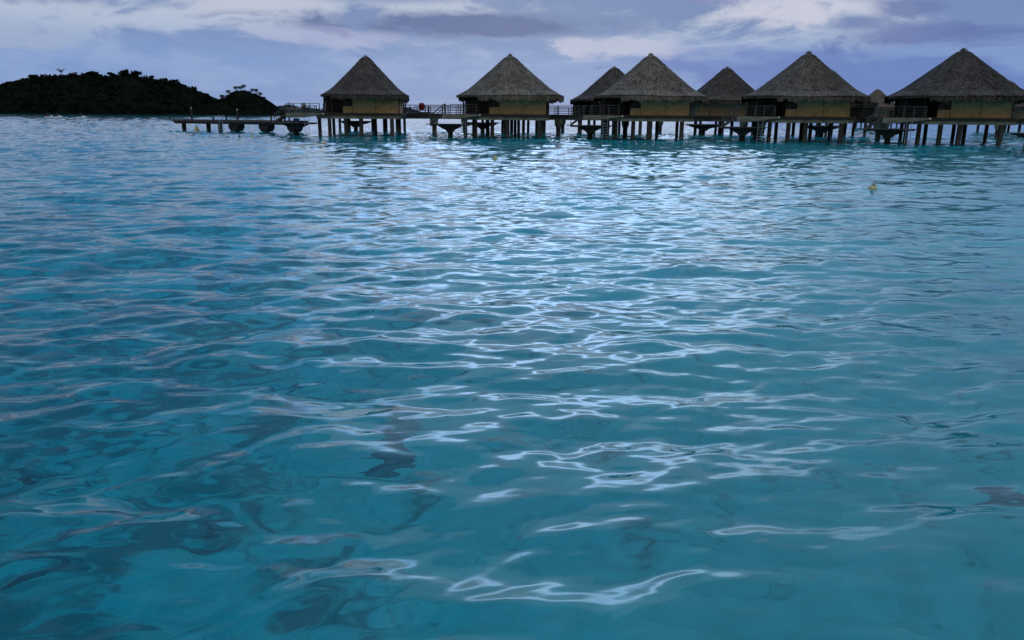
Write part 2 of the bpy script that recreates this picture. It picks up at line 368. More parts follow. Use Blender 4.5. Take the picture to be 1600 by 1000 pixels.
h1 = ridge_hill('island', prof1, 632, 720, 830, M['hill'], 1)
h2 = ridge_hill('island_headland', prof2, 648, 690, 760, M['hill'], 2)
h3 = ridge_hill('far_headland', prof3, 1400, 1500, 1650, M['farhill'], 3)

def leaf_blob(mb, c, rad, n, size, r):
    d = r.normal(size=(n, 3)); d /= np.linalg.norm(d, axis=1)[:, None]
    rr_ = rad * (0.55 + 0.45 * r.random((n, 1)) ** 0.5); q = np.array(c) + d * rr_
    for i in range(n):
        a = r.normal(size=3); a /= np.linalg.norm(a); b = np.cross(a, d[i]); b /= (np.linalg.norm(b) + 1e-6)
        s = size * (0.6 + 0.8 * r.random())
        mb.quad(q[i] - a * s, q[i] - b * s * .7, q[i] + a * s, q[i] + b * s * .7)
fr = np.random.default_rng(4)
fm = MB()
def forest_on(h, x0, x1, y0, y1, n, big):
    k = 0
    while k < n:
        x, y = fr.uniform(x0, x1), fr.uniform(y0, y1); z = h(x, y)
        if z < 0.6: continue
        k += 1; s = big * fr.uniform(.55, 1.25)
        leaf_blob(fm, (x, y, z + s * .25), np.array([s * 1.3, s * 1.3, s * .8]), 34, s * .42, fr)
forest_on(h1, -620, -244, 634, 735, 1500, 1.7)
forest_on(h1, -480, -255, 700, 724, 420, 1.7)
forest_on(h1, -480, -255, 706, 722, 80, 3.0)
forest_on(h2, -266, -192, 650, 700, 330, 1.0)
forest_on(h1, -620, -246, 633, 640, 260, 1.5)
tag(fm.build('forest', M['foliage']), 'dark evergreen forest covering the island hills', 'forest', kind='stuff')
ff = MB(); fm_ = fm; fm = ff
forest_on(h3, -515, -125, 1405, 1510, 420, 2.0)
tag(ff.build('far_forest', M['farhill']), 'wood on the far low headland, coloured bluish for distance haze', 'forest', kind='stuff')

def broadleaf(loc, ht, wd, label, seed, kind='round'):
    r = np.random.default_rng(seed); root = empty('broadleaf_tree', loc)
    tag(root, label, 'tree', 'trees standing out along the island ridge')
    tk = MB(); lean = r.uniform(-.1, .1)
    tk.tube((0, 0, -1.5), (lean * ht, 0, ht * .6), ht * .06, ht * .03, 7)
    for k in range(4):
        a = k * 1.6 + r.random(); tk.tube((lean * ht * .7, 0, ht * .4), (lean * ht + math.cos(a) * wd * .3, math.sin(a) * wd * .3, ht * .75), ht * .03, ht * .012, 5)
    tk.build('trunk', M['trunk'], root)
    cr = MB()
    for k in range(9):
        a = r.uniform(0, 6.28); q = r.uniform(.05, .32) * wd
        zz = ht * (r.uniform(.38, .8) if kind == 'round' else r.uniform(.6, .8))
        leaf_blob(cr, (lean * ht + math.cos(a) * q, math.sin(a) * q, zz), np.array([wd * .24, wd * .24, ht * (.2 if kind == 'round' else .13)]), 46, wd * .07, r)
    cr.build('crown', M['foliage'], root)
for (x, z, ht, wd, kd, lb, sd) in [
    (-434.8, 21.4, 4.6, 5.2, 'flat', 'lone round tree on the low ridge at the far end of the island', 1),
    (-413.0, 28.6, 3.4, 7.0, 'round', 'bushy tree at the shoulder where the island ridge steps up', 3),
    (-378.0, 30.0, 4.2, 5.0, 'round', 'bushy tree just beside the ragged spiky palm on the ridge', 5),
    (-361.0, 30.2, 4.4, 10.0, 'round', 'wide low tree crown on the middle of the island ridge', 6),
    (-346.9, 30.0, 4.6, 5.0, 'flat', 'small flat-topped tree alone on the open ridge', 7),
    (-342.6, 30.0, 3.6, 3.4, 'round', 'smallest round tree beside the flat-topped tree on the ridge', 8),
    (-334.6, 30.4, 6.0, 8.0, 'round', 'tallest dense tree crown on the top of the island', 9),
    (-324.5, 30.2, 5.2, 9.0, 'round', 'broad tree crown right beside the tallest tree on the island', 10),
    (-310.8, 27.4, 4.8, 4.6, 'round', 'round tree where the island ridge begins to fall away', 11)]:
    broadleaf((x, 713, z - .4), ht * 1.2, wd * 1.35, lb, sd, kd)

def palm(loc, ht, label, seed, spiky=False):
    r = np.random.default_rng(seed); root = empty('palm_tree', loc)
    tag(root, label, 'palm', 'palms standing out on the island skyline')
    tk = MB(); pts = []; ln = r.uniform(-.15, .15)
    for i in range(6):
        s = i / 5; pts.append(Vector((ln * ht * s * s, 0, -1 + (ht * (.35 if spiky else .74) + 1) * s)))
    for a, b, i in zip(pts, pts[1:], range(5)): tk.tube(a, b, .2 - .02 * i, .18 - .02 * i, 7)
    tk.build('trunk', M['trunk'], root)
    top = pts[-1]; n = 13 if spiky else 19
    for k in range(n):
        a = k * 6.283 / n + r.uniform(-.2, .2); L = (ht * .62 if spiky else 3.1) * r.uniform(.75, 1.1)
        el = r.uniform(.9, 1.35) if spiky else r.uniform(-.15, .9)
        if spiky: a = r.uniform(2.2, 4.0) if k < 8 else r.uniform(-.9, .9)
        fb = MB(); prev = top
        for i in range(1, 8):
            s = i / 7; e = el - (0.5 if spiky else 1.5) * s * s
            pt = top + Vector((math.cos(a) * math.cos(e), math.sin(a) * math.cos(e), math.sin(e))) * L * s
            d = (pt - prev).normalized(); sd_ = d.cross(Vector((0, 0, 1))).normalized(); wv = (.62 if not spiky else .34) * math.sin(math.pi * (s * .85 + .1)) * L * .5
            for q in (-1, 1):
                tip = prev + d * .25 * L * .3 + sd_ * q * wv - Vector((0, 0, wv * .45))
                fb.add([prev, prev + (pt - prev) * .8, tip], [(0, 1, 2)])
            prev = pt
        fb.build('frond', M['foliage'], root)
palm((-388.5, 713, 30.2), 9.5, 'ragged spiky palm with upswept fronds on the island ridge', 21, True)
for (x, z, ht, lb, sd) in [
    (-244.1, 11.6, 6.2, 'lowest palm on the near slope of the palm hill, towards the big island', 31),
    (-237.4, 15.2, 6.2, 'second palm up the slope of the palm hill from the big island', 32),
    (-231.3, 18.6, 6.0, 'slender palm just before the top of the palm hill', 33),
    (-227.2, 19.0, 5.4, 'short palm touching the tallest palm on the palm hill top', 34),
    (-224.4, 18.6, 7.6, 'tallest palm crowning the top of the palm hill', 35),
    (-217.2, 16.8, 6.0, 'shorter palm of the pair just below the palm hill top', 36),
    (-215.0, 16.0, 7.0, 'taller palm of the pair just below the palm hill top', 37),
    (-211.4, 13.9, 6.0, 'bushy palm on the seaward slope above the lowest one', 38),
    (-208.6, 11.4, 4.6, 'last low palm on the seaward slope of the palm hill', 39)]:
    palm((x, 690, z - .4), ht, lb, sd)

# ------------------------------------------------------------------ thatched roofs
PROF = [(0.0, 0.0), (0.035, 0.006), (0.075, 0.026), (0.14, 0.092), (0.24, 0.215), (0.34, 0.33), (0.45, 0.455), (0.56, 0.58), (0.67, 0.705), (0.77, 0.81), (0.86, 0.89), (0.94, 0.95), (1.0, 0.985)]
EAVE_Z, ROOF_H = 4.22, 4.32
def plan(a, r, hx, hy):
    e = 2.0 + 1.9 * r
    c, s_ = math.cos(a), math.sin(a)
    k = (abs(c) ** e + abs(s_) ** e) ** (-1 / e)
    return c * k * hx * r, s_ * k * hy * r
SAG = [0.0]
def roof_pt(a, tt, hx, hy):
    """tt runs 0 at the apex to 1 at the eave, by radius"""
    z = float(np.interp(tt, [q[0] for q in PROF], [q[1] for q in PROF]))
    x, y = plan(a, tt, hx, hy)
    q = SAG[0]; z += tt * (1 - .4 * tt) * (.012 * math.sin(2 * a + q) + .010 * math.sin(3 * a + 2.1 * q) + .006 * math.sin(7 * a + 9 * tt + q))
    x += .10 * math.sin(q * 1.7) * (1 - tt); y += .1 * math.cos(q) * (1 - tt)
    return Vector((x, y, EAVE_Z + ROOF_H * (1 - z)))
def in_porch(x, y): return x < -3.3 and y < 1.5
def make_roof(hx, hy, seed, mk):
    r = np.random.default_rng(seed); mb = MB(); n = 72; SAG[0] = seed * 1.37
    rings = []
    for rr_, _ in PROF: rings.append([roof_pt(2 * math.pi * i / n, max(rr_, .004), hx, hy) for i in range(n)])
    def low(i, f, dz):
        pt = roof_pt(2 * math.pi * i / n, f, hx, hy); return Vector((pt.x, pt.y, EAVE_Z + dz))
    rings.append([low(i, .995, -.10) for i in range(n)]); rings.append([low(i, .93, -.13) for i in range(n)]); rings.append([low(i, .55, .16) for i in range(n)])
    vs = [v for q in rings for v in q]; fs = []
    for k in range(len(rings) - 1):
        for i in range(n): fs.append((k * n + i, (k + 1) * n + i, (k + 1) * n + (i + 1) % n, k * n + (i + 1) % n))
    mb.add(vs, fs, 0.25)
    shell = mb.mesh('roof', M[mk], True, True)
    th_ = MB()                                    # thatch strands lying down the slope
    for _ in range(11000):
        a = r.uniform(0, 2 * math.pi); tt = math.sqrt(r.uniform(.0015, .97)); tt = max(.03, (round(tt * 24) + .35 * math.sin(a * 5 + seed)) / 24 + r.normal(0, .008))
        p0 = roof_pt(a, tt, hx, hy); p1 = roof_pt(a + r.normal(0, .012), min(tt + r.uniform(.05, .10), 1.02), hx, hy)
        d = (p1 - p0); sd_ = Vector((-math.sin(a), math.cos(a), 0)) * r.uniform(.03, .085)
        nrm = Vector((math.cos(a) * .6, math.sin(a) * .6, .55)); lift = r.uniform(.03, .10)
        tn = float(np.clip(r.beta(1.6, 2.2) + .18 * (r.random() < .08), 0, 1))
        th_.quad(p0 + sd_ + nrm * .012, p0 - sd_ + nrm * .012, p1 - sd_ * .6 + nrm * lift, p1 + sd_ * .6 + nrm * lift, tn)
    thatch = th_.mesh('thatch', M[mk], False, True)
    fr_ = MB()                                    # ragged fringe bending over the eave and hanging from it
    for _ in range(4600):
        a = r.uniform(0, 2 * math.pi); f = r.uniform(.84, .96); p0 = roof_pt(a, f, hx, hy)
        out = Vector((math.cos(a), math.sin(a), 0)); sd_ = Vector((-math.sin(a), math.cos(a), 0)) * r.uniform(.025, .075)
        p1 = roof_pt(a + r.normal(0, .008), r.uniform(.985, 1.018), hx, hy)
        clump = .10 * math.sin(a * 23 + seed) + .06 * math.sin(a * 61 + 2 * seed)
        L = r.uniform(.16, .46) + clump
        if in_porch(p1.x, p1.y): L = r.uniform(.02, .14)
        p0 += out * .02 + Vector((0, 0, r.uniform(.03, .10))); p1.z -= r.uniform(.0, .10)
        p2 = Vector((p1.x, p1.y, 0)) * r.uniform(.985, 1.008); p2.z = EAVE_Z - max(L, .03)
        p2 += sd_ * r.normal(0, .6); tn = float(np.clip(r.beta(1.7, 1.9) + .08, 0, 1))
        fr_.add([p0 + sd_, p0 - sd_, p1 - sd_, p1 + sd_, p2 - sd_ * .5, p2 + sd_ * .5], [(0, 1, 2, 3), (3, 2, 4, 5)], tn)
    fringe = fr_.mesh('eave_fringe', M[mk], False, True)
    cp = MB()
    for _ in range(220):
        a = r.uniform(0, 2 * math.pi); tt = r.uniform(.005, .06); p0 = roof_pt(a, tt, hx, hy); p0.z += .02
        if r.random() < (.3 if mk == 'thatch' or hx > 5.8 else .05): p1 = p0 + Vector((r.normal(0, .05), r.normal(0, .05), r.uniform(.08, .26)))
        else: p1 = roof_pt(a, tt + .09, hx, hy) + Vector((0, 0, .08))
        sd_ = Vector((-math.sin(a), math.cos(a), 0)) * .03
        cp.quad(p0 + sd_, p0 - sd_, p1 - sd_ * .5, p1 + sd_ * .5, float(r.uniform(.5, 1)))
    cap = cp.mesh('ridge_cap', M[mk], False, True)
    return shell, thatch, fringe, cap
ROOFS = {k: make_roof(*v) for k, v in {
    'end': (4.65, 5.0, 41, 'thatch_dark'), 'a': (5.72, 4.9, 42, 'thatch'), 'b': (5.78, 4.9, 43, 'thatch'), 'c': (5.85, 5.0, 44, 'thatch_mid'),
    'wide': (6.1, 5.2, 45, 'thatch_dark'), 'back': (5.5, 4.9, 46, 'thatch_dark'), 'brown': (5.5, 4.9, 47, 'thatch_brown')}.items()}

# ------------------------------------------------------------------ bungalow prototype
DECK = 2.40
def make_bungalow():
    root = empty('overwater_bungalow')
    sh, tch, frg, cp = ROOFS['a']
    ro = link('roof', sh, root)
    tag(link('thatch', tch, ro), kind='stuff'); tag(link('eave_fringe', frg, ro), kind='stuff'); tag(link('ridge_cap', cp, ro), kind='stuff')
    top = 4.36
    # front wall: panels, window with a low panel under it
    def panel(x0, x1, y, z0, z1, th=.10):
        MB().box(((x0 + x1) / 2, y, (z0 + z1) / 2), (x1 - x0, th, z1 - z0)).build('wall_panel', M['wall'], root)
    panel(-2.20, -1.18, -3.30, DECK, 3.10); panel(-1.12, 1.33, -3.30, DECK, top); panel(1.37, 3.86, -3.30, DECK, top)
    wf = MB()
    for a, b in (((-2.2, 3.12), (-1.15, 3.12)), ((-2.2, 4.2), (-1.15, 4.2))): wf.bar((a[0], -3.33, a[1]), (b[0], -3.33, b[1]), .08, .07)
    for x in (-2.17, -1.16): wf.bar((x, -3.33, 3.15), (x, -3.33, 4.2), .07, .07)
    wn = wf.build('window', M['wood'], root)
    MB().box((-1.66, -3.22, 3.66), (.95, .02, 1.02)).build('pane', M['glass'], wn)
    for x in (-1.15, 1.35, 3.90): MB().box((x, -3.325, (DECK + top) / 2), (.045 if x < 3 else .12, .13, top - DECK)).build('batten', M['batten'] if x < 3 else M['wood'], root)
    MB().box((3.86, 0, (DECK + top) / 2), (.10, 6.44, top - DECK)).build('wall_panel', M['wall'], root)
    MB().box((0.85, 3.25, (DECK + top) / 2), (5.9, .10, top - DECK)).build('wall_panel', M['wall'], root)
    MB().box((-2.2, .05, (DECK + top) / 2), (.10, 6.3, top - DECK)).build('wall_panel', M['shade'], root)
    # glazed porch doors, set back
    df = MB()
    for x in (-5.0, -3.6, -2.3): df.bar((x, .6, DECK), (x, .6, top), .08, .08)
    df.bar((-5.0, .6, DECK + .06), (-2.3, .6, DECK + .06), .08, .1); df.bar((-5.0, .6, 4.25), (-2.3, .6, 4.25), .08, .1)
    d = df.build('porch_door', M['wood'], root)
    MB().box((-4.3, .62, 3.35), (1.3, .02, 1.75)).build('pane', M['glass'], d); MB().box((-2.95, .62, 3.35), (1.2, .02, 1.75)).build('pane', M['glass'], d)
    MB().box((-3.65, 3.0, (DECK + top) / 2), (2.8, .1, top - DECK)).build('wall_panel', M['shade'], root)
    for x, y in ((-4.95, -3.2), (-3.35, -3.25), (-4.95, 3.1)):
        MB().tube((x, y, DECK), (x, y, top), .10, .09, 8).build('porch_post', M['wood'], root)
    # deck slab and its edge
    dk = MB()
    for i in range(27): dk.box((-5.2 + .36 * i + .0, 0, DECK - .03), (.35, 7.9, .06))
    dk.build('deck', M['plank'], root)
    MB().box((-.52, -3.93, 2.235), (9.68, .12, .27)).build('fascia', M['wood'], root); MB().box((-.52, 3.93, 2.235), (9.68, .12, .27)).build('fascia', M['wood'], root)
    for x in (-5.3, 4.26): MB().box((x, 0, 2.235), (.10, 7.7, .27)).build('fascia', M['wood'], root)
    for y in (-3.72, 0, 2.9): MB().box((-.4, y, 1.94), (9.2, .36, .32)).build('beam', M['concrete'], root)
    for x in (-3.0, 1.0, 3.4): MB().box((x, -.4, 1.97), (.25, 6.2, .25)).build('joist', M['wood'], root)
    pr = random.Random(3)
    for x, y, rd in [(-4.7, -3.72, .24), (-3.65, -3.72, .25), (-1.85, -3.72, .27), (-.25, -3.72, .29), (3.1, -3.72, .28), (-2.4, 0, .22), (1.0, 0, .22), (-4.2, 2.9, .22), (.6, 2.9, .22), (3.5, 2.9, .22)]:
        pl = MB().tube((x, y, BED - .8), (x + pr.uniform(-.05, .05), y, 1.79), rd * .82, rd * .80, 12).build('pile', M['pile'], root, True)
    # ---- terrace, stairs and swim platform (their own set so that copies may leave them out)
    def T(o): o['set'] = 'terrace'; return o
    td = MB()
    for i in range(13): td.box((-6.93 + .28 * i, -3.3, DECK - .028), (.27, 4.2, .055))
    T(td.build('terrace_deck', M['plank'], root))
    T(MB().prism([(-7.05, 1.86), (-6.0, 1.86), (-3.2, 2.20), (-3.2, 2.345), (-7.05, 2.345)], -5.42, -5.28).build('terrace_fascia', M['concrete'], root))
    T(MB().prism([(-7.05, 1.86), (-6.0, 1.86), (-3.2, 2.20), (-3.2, 2.345), (-7.05, 2.345)], -1.6, -1.4).build('terrace_fascia', M['concrete'], root))
    T(MB().box((-3.11, -5.36, 2.29), (.16, .2, .14)).build('beam_end', M['white'], root))
    posts = [(-7.0, -5.3), (-6.2, -5.3), (-5.35, -5.3), (-4.5, -5.3), (-3.5, -5.3), (-7.0, -2.6), (-7.0, -1.3)]
    for x, y in posts: T(MB().box((x, y, 2.86), (.08, .08, .92)).build('rail_post', M['rail'], root))
    for z in (3.34, 3.06, 2.80, 2.56):
        wd = .09 if z > 3.3 else .045
        T(MB().bar((-6.2, -5.3, z), (-3.45, -5.3, z), wd, wd * .6).build('rail', M['rail'], root))
        T(MB().bar((-7.0, -3.9, z), (-7.0, -1.25, z), wd, wd * .6).build('rail', M['rail'], root))
    # stairs go down sideways from the terrace corner
    for y in (-5.15, -4.25):
        T(MB().bar((-6.95, y, 2.38), (-8.30, y, 1.40), .06, .22).build('stair_stringer', M['rail'], root))
        T(MB().bar((-6.75, y, 3.42), (-8.35, y, 2.22), .055, .055).build('handrail', M['rail'], root))
        T(MB().bar((-6.85, y, 2.98), (-8.33, y, 1.90), .04, .04).build('handrail', M['rail'], root))
        T(MB().box((-8.33, y, 1.82), (.06, .06, .92)).build('rail_post', M['rail'], root))
    for k in range(6):
        s = (k + .5) / 6; T(MB().box((-6.98 - 1.32 * s, -4.70, 2.42 - 1.0 * s), (.24, .86, .045)).build('stair_tread', M['plank'], root))
    sp_ = T(empty('swim_platform')); sp_.parent = root
    pk = MB()
    for i in range(18): pk.box((-6.4, -5.55 + .17 * i, 1.33), (4.7, .16, .06))
    pk.build('platform_deck', M['plank'], sp_)
    MB().box((-6.3, -4.1, 1.24), (4.1, 2.6, .12)).build('platform_frame', M['wood'], sp_)
    MB().prism([(-6.3 - .30, .52), (-6.3 + .30, .52), (-6.3 + .48, .74), (-6.3 + 1.2, 1.08), (-6.3 + 1.2, 1.18), (-6.3 - 1.2, 1.18), (-6.3 - 1.2, 1.08), (-6.3 - .48, .74)], -4.75, -3.55).build('platform_cap', M['darkcap'], sp_)
    MB().tube((-6.3, -4.15, BED - .8), (-6.3, -4.15, .6), .27, .27, 12).build('pile', M['pile'], sp_, True)
    lad = MB()
    for x in (-5.05, -4.60): lad.tube((x, -5.72, -.9), (x, -5.72, 2.1), .022, None, 6)
    for k in range(9): lad.tube((-5.05, -5.72, -.6 + .27 * k), (-4.60, -5.72, -.6 + .27 * k), .016, None, 6)
    lad.build('ladder', M['steel'], sp_)
    return root
proto = make_bungalow()
def set_roof(root, key, dz=0.0):
    for ch in root.children:
        if ch.name.split('.')[0] == 'roof':
            ch.data = ROOFS[key][0]; ch.location.z = dz
            for g in ch.children: g.data = ROOFS[key][{'thatch': 1, 'eave_fringe': 2, 'ridge_cap': 3}[g.name.split('.')[0]]]
def set_wall_mat(root): pass
front = [  # x, y, turn, roof, label
    (-16.7, 93.5, R(4), 'end', 'dark thatched bungalow at the end of the row, nearest the low jetty'),
    (-0.4, 91.0, R(0), 'a', 'grey thatched bungalow second from the jetty, beside the red cloth on the rail'),
    (14.5, 88.5, R(-4), 'b', 'grey thatched bungalow in the middle of the front row, hiding half of another roof'),
    (29.6, 84.5, R(-9), 'c', 'grey thatched bungalow fourth from the jetty, fourth in the front row'),
    (42.4, 79.0, R(-17), 'wide', 'widest and darkest thatched bungalow, at the right edge of the photo')]
units = []
for i, (x, y, rz, rk, lb) in enumerate(front):
    o = proto if i == 0 else copy_tree(proto)
    o.location = (x, y, 0); o.rotation_euler.z = rz; units.append(o)
    tag(o, lb, 'bungalow', 'front row of overwater bungalows')
back = [
    (-20.0, 113.0, R(184), 'back', 'bungalow hidden behind the end bungalow, only its stilts showing below'),
    (-0.5, 108.5, R(180), 'back', 'bungalow hidden behind the second bungalow, only its stilts showing below'),
    (13.35, 111.0, R(2), 'back', 'darker bungalow behind the middle one, its thatched peak showing over the left shoulder'),
    (28.1, 110.0, R(176), 'back', 'darker thatched bungalow standing in the gap between the third and fourth front ones'),
    (40.6, 107.0, R(174), 'back', 'bungalow almost hidden behind the fourth front bungalow, its peak just clearing the slope'),
    (83.4, 190.0, R(170), 'brown', 'small faraway brownish thatched bungalow beside the widest one'),
    (86.6, 145.0, R(165), 'back', 'bungalow behind the widest one, its roof peeping out on the right')]
for (x, y, rz, rk, lb) in back:
    o = copy_tree(proto, skip=('terrace',)); o.location = (x, y, 0); o.rotation_euler.z = rz; units.append(o)
    tag(o, lb, 'bungalow', 'bungalows of the rows behind')
units[9].scale.z = 0.955
for o, q in zip(units, [f[3] for f in front] + [b[3] for b in back]): set_roof(o, q)
for ch in units[0].children:
    kd = ch.name.split('.')[0]
    if ch.get('set') == 'terrace': ch.location.x -= 0.9
    elif kd == 'porch_post' and ch.bound_box[0][0] < -4.5: ch.location.x += 0.75
    elif kd == 'porch_door': ch.scale.x = 0.88

# ------------------------------------------------------------------ boardwalk behind the front row
def boardwalk(name, label, pts, cat, rail_both=True):
    root = tag(empty(name, (pts[0][0], pts[0][1], 0)), label, cat)
    ox, oy = pts[0]; P2 = [Vector((x - ox, y - oy, 0)) for x, y in pts]
    for a, b in zip(P2, P2[1:]):
        d = (b - a); L = d.length; d.normalize(); s = Vector((-d.y, d.x, 0)); rz = math.atan2(d.y, d.x); mid_ = (a + b) / 2
        dk = MB(); n = max(int(L / .2), 1)
        for i in range(n):
            c = a + d * (i + .5) * L / n; dk.box((c.x, c.y, DECK - .03), (L / n * .95, 1.9, .06), rz)
        dk.build('deck', M['plank'], root)
        for q in (-.9, .9):
            c = mid_ + s * q; MB().box((c.x, c.y, 2.24), (L, .1, .26), rz).build('fascia', M['wood'], root)
        c = mid_; MB().box((c.x, c.y, 1.945), (L, 1.5, .33), rz).build('beam', M['concrete'], root)
        nb = max(1, round(L / 2.1))
        for q in (-.9, .9):
            for z in (3.36, 3.08, 2.82, 2.56):
                wv = .10 if z > 3.3 else .065
                MB().bar((a + s * q) + Vector((0, 0, z)), (b + s * q) + Vector((0, 0, z)), wv, wv * .7).build('rail', M['rail'], root)
            for i in range(nb):
                c = a + d * (L * i / nb) + s * q; MB().box((c.x, c.y, 2.88), (.10, .10, .96), rz).build('rail_post', M['rail'], root)
    return root, ox, oy
bw, ox, oy = boardwalk('boardwalk', 'long railed boardwalk on concrete stilts linking the bungalows', [(-15.0, 99.0), (-8, 98.0), (-.4, 96.9), (7, 95.8), (14.8, 94.2), (22, 92.4), (30.4, 90.0), (37, 87.2), (44.3, 84.2), (55, 79.0), (66, 73)], 'boardwalk')
for x, y in [(-9.4, 97.4), (5.2, 95.2), (12.8, 94.0), (25.4, 90.6), (38.3, 86.0), (52, 79.6)]:
    x -= ox; y -= oy
    cpo = MB().tube((x, y, .95), (x, y, 1.3), .30, .44, 10).tube((x, y, 1.3), (x, y, 1.79), .44, .47, 10).build('pile_cap', M['concrete'], bw)
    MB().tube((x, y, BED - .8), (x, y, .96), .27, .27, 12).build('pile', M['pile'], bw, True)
for (a, b) in [((-15.8, 97.6), (-15.3, 99.0)), ((1.4, 95.1), (1.4, 96.6)), ((16.2, 92.3), (16.5, 93.8)), ((31.5, 88.2), (32.0, 89.3)), ((44.6, 82.7), (45.3, 83.6))]:
    c = ((a[0] + b[0]) / 2 - ox, (a[1] + b[1]) / 2 - oy, DECK - .10)
    MB().box(c, (1.5, 1.7, .12), math.atan2(b[1] - a[1], b[0] - a[0]) - math.pi / 2).build('link_deck', M['plank'], bw)
bw2, ox2, oy2 = boardwalk('boardwalk', 'second boardwalk on stilts running behind the back row', [(-14, 117.5), (0, 116.0), (14, 118.0), (28, 117.0), (42, 113.5), (60, 106), (80, 97)], 'boardwalk')
for x, y in [(-7, 116.7), (7, 117), (21, 117.5), (35, 115.2), (50, 110.2), (62, 105)]:
    x -= ox2; y -= oy2
    MB().tube((x, y, .95), (x, y, 1.3), .30, .44, 10).tube((x, y, 1.3), (x, y, 1.79), .44, .47, 10).build('pile_cap', M['concrete'], bw2)
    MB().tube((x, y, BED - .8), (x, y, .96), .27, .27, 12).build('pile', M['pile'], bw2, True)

# ------------------------------------------------------------------ free-standing swim platforms of the back row, and the one at the right
def platform(loc, rz, label, hw=2.0, ladder=False):
    root = tag(empty('swim_platform', loc, rz), label, 'platform', 'low swim platforms')
    pk = MB()
    for i in range(14): pk.box((0, -1.2 + .18 * i, 1.33), (hw * 2.3, .17, .06))
    pk.build('platform_deck', M['plank'], root)
    MB().box((0, -.05, 1.23), (hw * 2, 2.3, .13)).build('platform_frame', M['wood'], root)
    MB().prism([(-.30, .52), (.30, .52), (.62, .78), (hw * .87, 1.06), (hw * .87, 1.16), (-hw * .87, 1.16), (-hw * .87, 1.06), (-.62, .78)], -.6, .6).build('platform_cap', M['darkcap'], root)
    MB().tube((0, 0, BED - .9), (0, 0, .6), .28, .28, 12).build('pile', M['pile'], root, True)
    if ladder:
        for x in (-hw + .25, -hw + .8): MB().tube((x, -1.35, -1.3), (x, -1.35, 1.5), .045, None, 8).build('ladder_rail', M['wood'], root)
        for k in range(9): MB().tube((-hw + .25, -1.35, -1.0 + .28 * k), (-hw + .8, -1.35, -1.0 + .28 * k), .03, None, 6).build('ladder_rung', M['wood'], root)
    return root
platform((-21.6, 112.2, 0), 0, 'low swim platform seen between the stilts of the end bungalow')
platform((-4.0, 105.6, 0), 0, 'low swim platform seen behind the second bungalow from the jetty')
platform((24.4, 105.4, 0), 0, 'low swim platform under the deck between the third and fourth front bungalows')
platform((37.2, 99.0, 0), 0, 'low swim platform seen through the stilts of the fourth bungalow')
platform((39.6, 60.4, 0), R(-14), 'low swim platform with a dark ladder cut by the right edge of the photo', 2.3, True)

# ------------------------------------------------------------------ low jetty at the left
jx0, jy0, jx1, jy1 = -44.6, 106.4, -25.4, 99.6
jd = Vector((jx1 - jx0, jy1 - jy0, 0)); JL = jd.length; jrz = math.atan2(jd.y, jd.x)
jt = tag(empty('jetty', (jx0, jy0, 0), jrz), 'long low wooden jetty with lamp posts reaching out from the end bungalow', 'jetty')
dk = MB()
for i in range(110): dk.box((.1 + i * JL / 110, 0, 1.41), (JL / 110 * .94, 1.9, .07))
dk.build('deck', M['plank'], jt)
for y in (-.92, .92): MB().box((JL / 2 + .6, y, 1.27), (JL - 1.4, .12, .2)).build('fascia', M['plank'], jt)
MB().prism([(1.6, .92), (JL, .92), (JL, 1.17), (1.3, 1.17)], -.8, .8).build('beam', M['wood'], jt)
for x in (2.25, 6.1, 7.9):
    MB().tube((x, 0, BED - 1.2), (x, 0, .95), .27, .27, 12).build('pile', M['pile'], jt, True)
for x in (10.4, 14.9, 19.0):
    MB().prism([(x - .32, .05), (x + .32, .05), (x + .68, .48), (x + .68, .92), (x - .68, .92), (x - .68, .48)], -.7, .7).build('pile_cap', M['darkcap'], jt)
    MB().tube((x, 0, BED - 1.2), (x, 0, .1), .30, .30, 12).build('pile', M['pile'], jt, True)
for x, hgt, lamp in [(.8, .35, 0), (4.3, 1.25, 1), (7.6, .35, 0), (9.6, .5, 0), (11.3, 1.1, 1), (16.2, .55, 0), (18.2, .9, 0), (18.8, .9, 0)]:
    po = MB().box((x, -.8, 1.44 + hgt / 2), (.16, .16, hgt)).build('post', M['wood'], jt)
    if lamp: MB().lathe([(.07, 0), (.10, .03), (.10, .16), (.04, .24)], (x, -.8, 1.44 + hgt), 10).build('lamp_cap', M['cream'], po)
la = tag(empty('ladder', (jx0 + jd.x * .42, jy0 + jd.y * .42 - 1.15, 0), jrz), 'pale steel bathing ladder hung on the low jetty', 'ladder')
for x in (-.28, .28): MB().tube((x, 0, -.6), (x, 0, 2.0), .03, None, 6).tube((x, 0, 2.0), (x, .4, 1.9), .03, None, 6).build('ladder_rail', M['steel'], la)
for k in range(6): MB().tube((-.28, 0, -.4 + .32 * k), (.28, 0, -.4 + .32 * k), .025, None, 6).build('ladder_rung', M['steel'], la)
# steps from the jetty up to the end bungalow's terrace
st = tag(empty('stairs', (jx1 + .2, jy1 - 5.4, 0)), 'short wooden stairs between the low jetty and the end bungalow terrace', 'stairs')
for y in (0, .9):
    MB().bar((-1.9, y, 1.45), (-.5, y, 2.35), .07, .2).build('stair_stringer', M['wood'], st)
    MB().bar((-1.9, y, 2.3), (-.5, y, 3.25), .06, .06).build('handrail', M['wood'], st)
for k in range(5): MB().box((-1.8 + .28 * k, .45, 1.55 + .18 * k), (.26, .84, .05)).build('stair_tread', M['plank'], st)

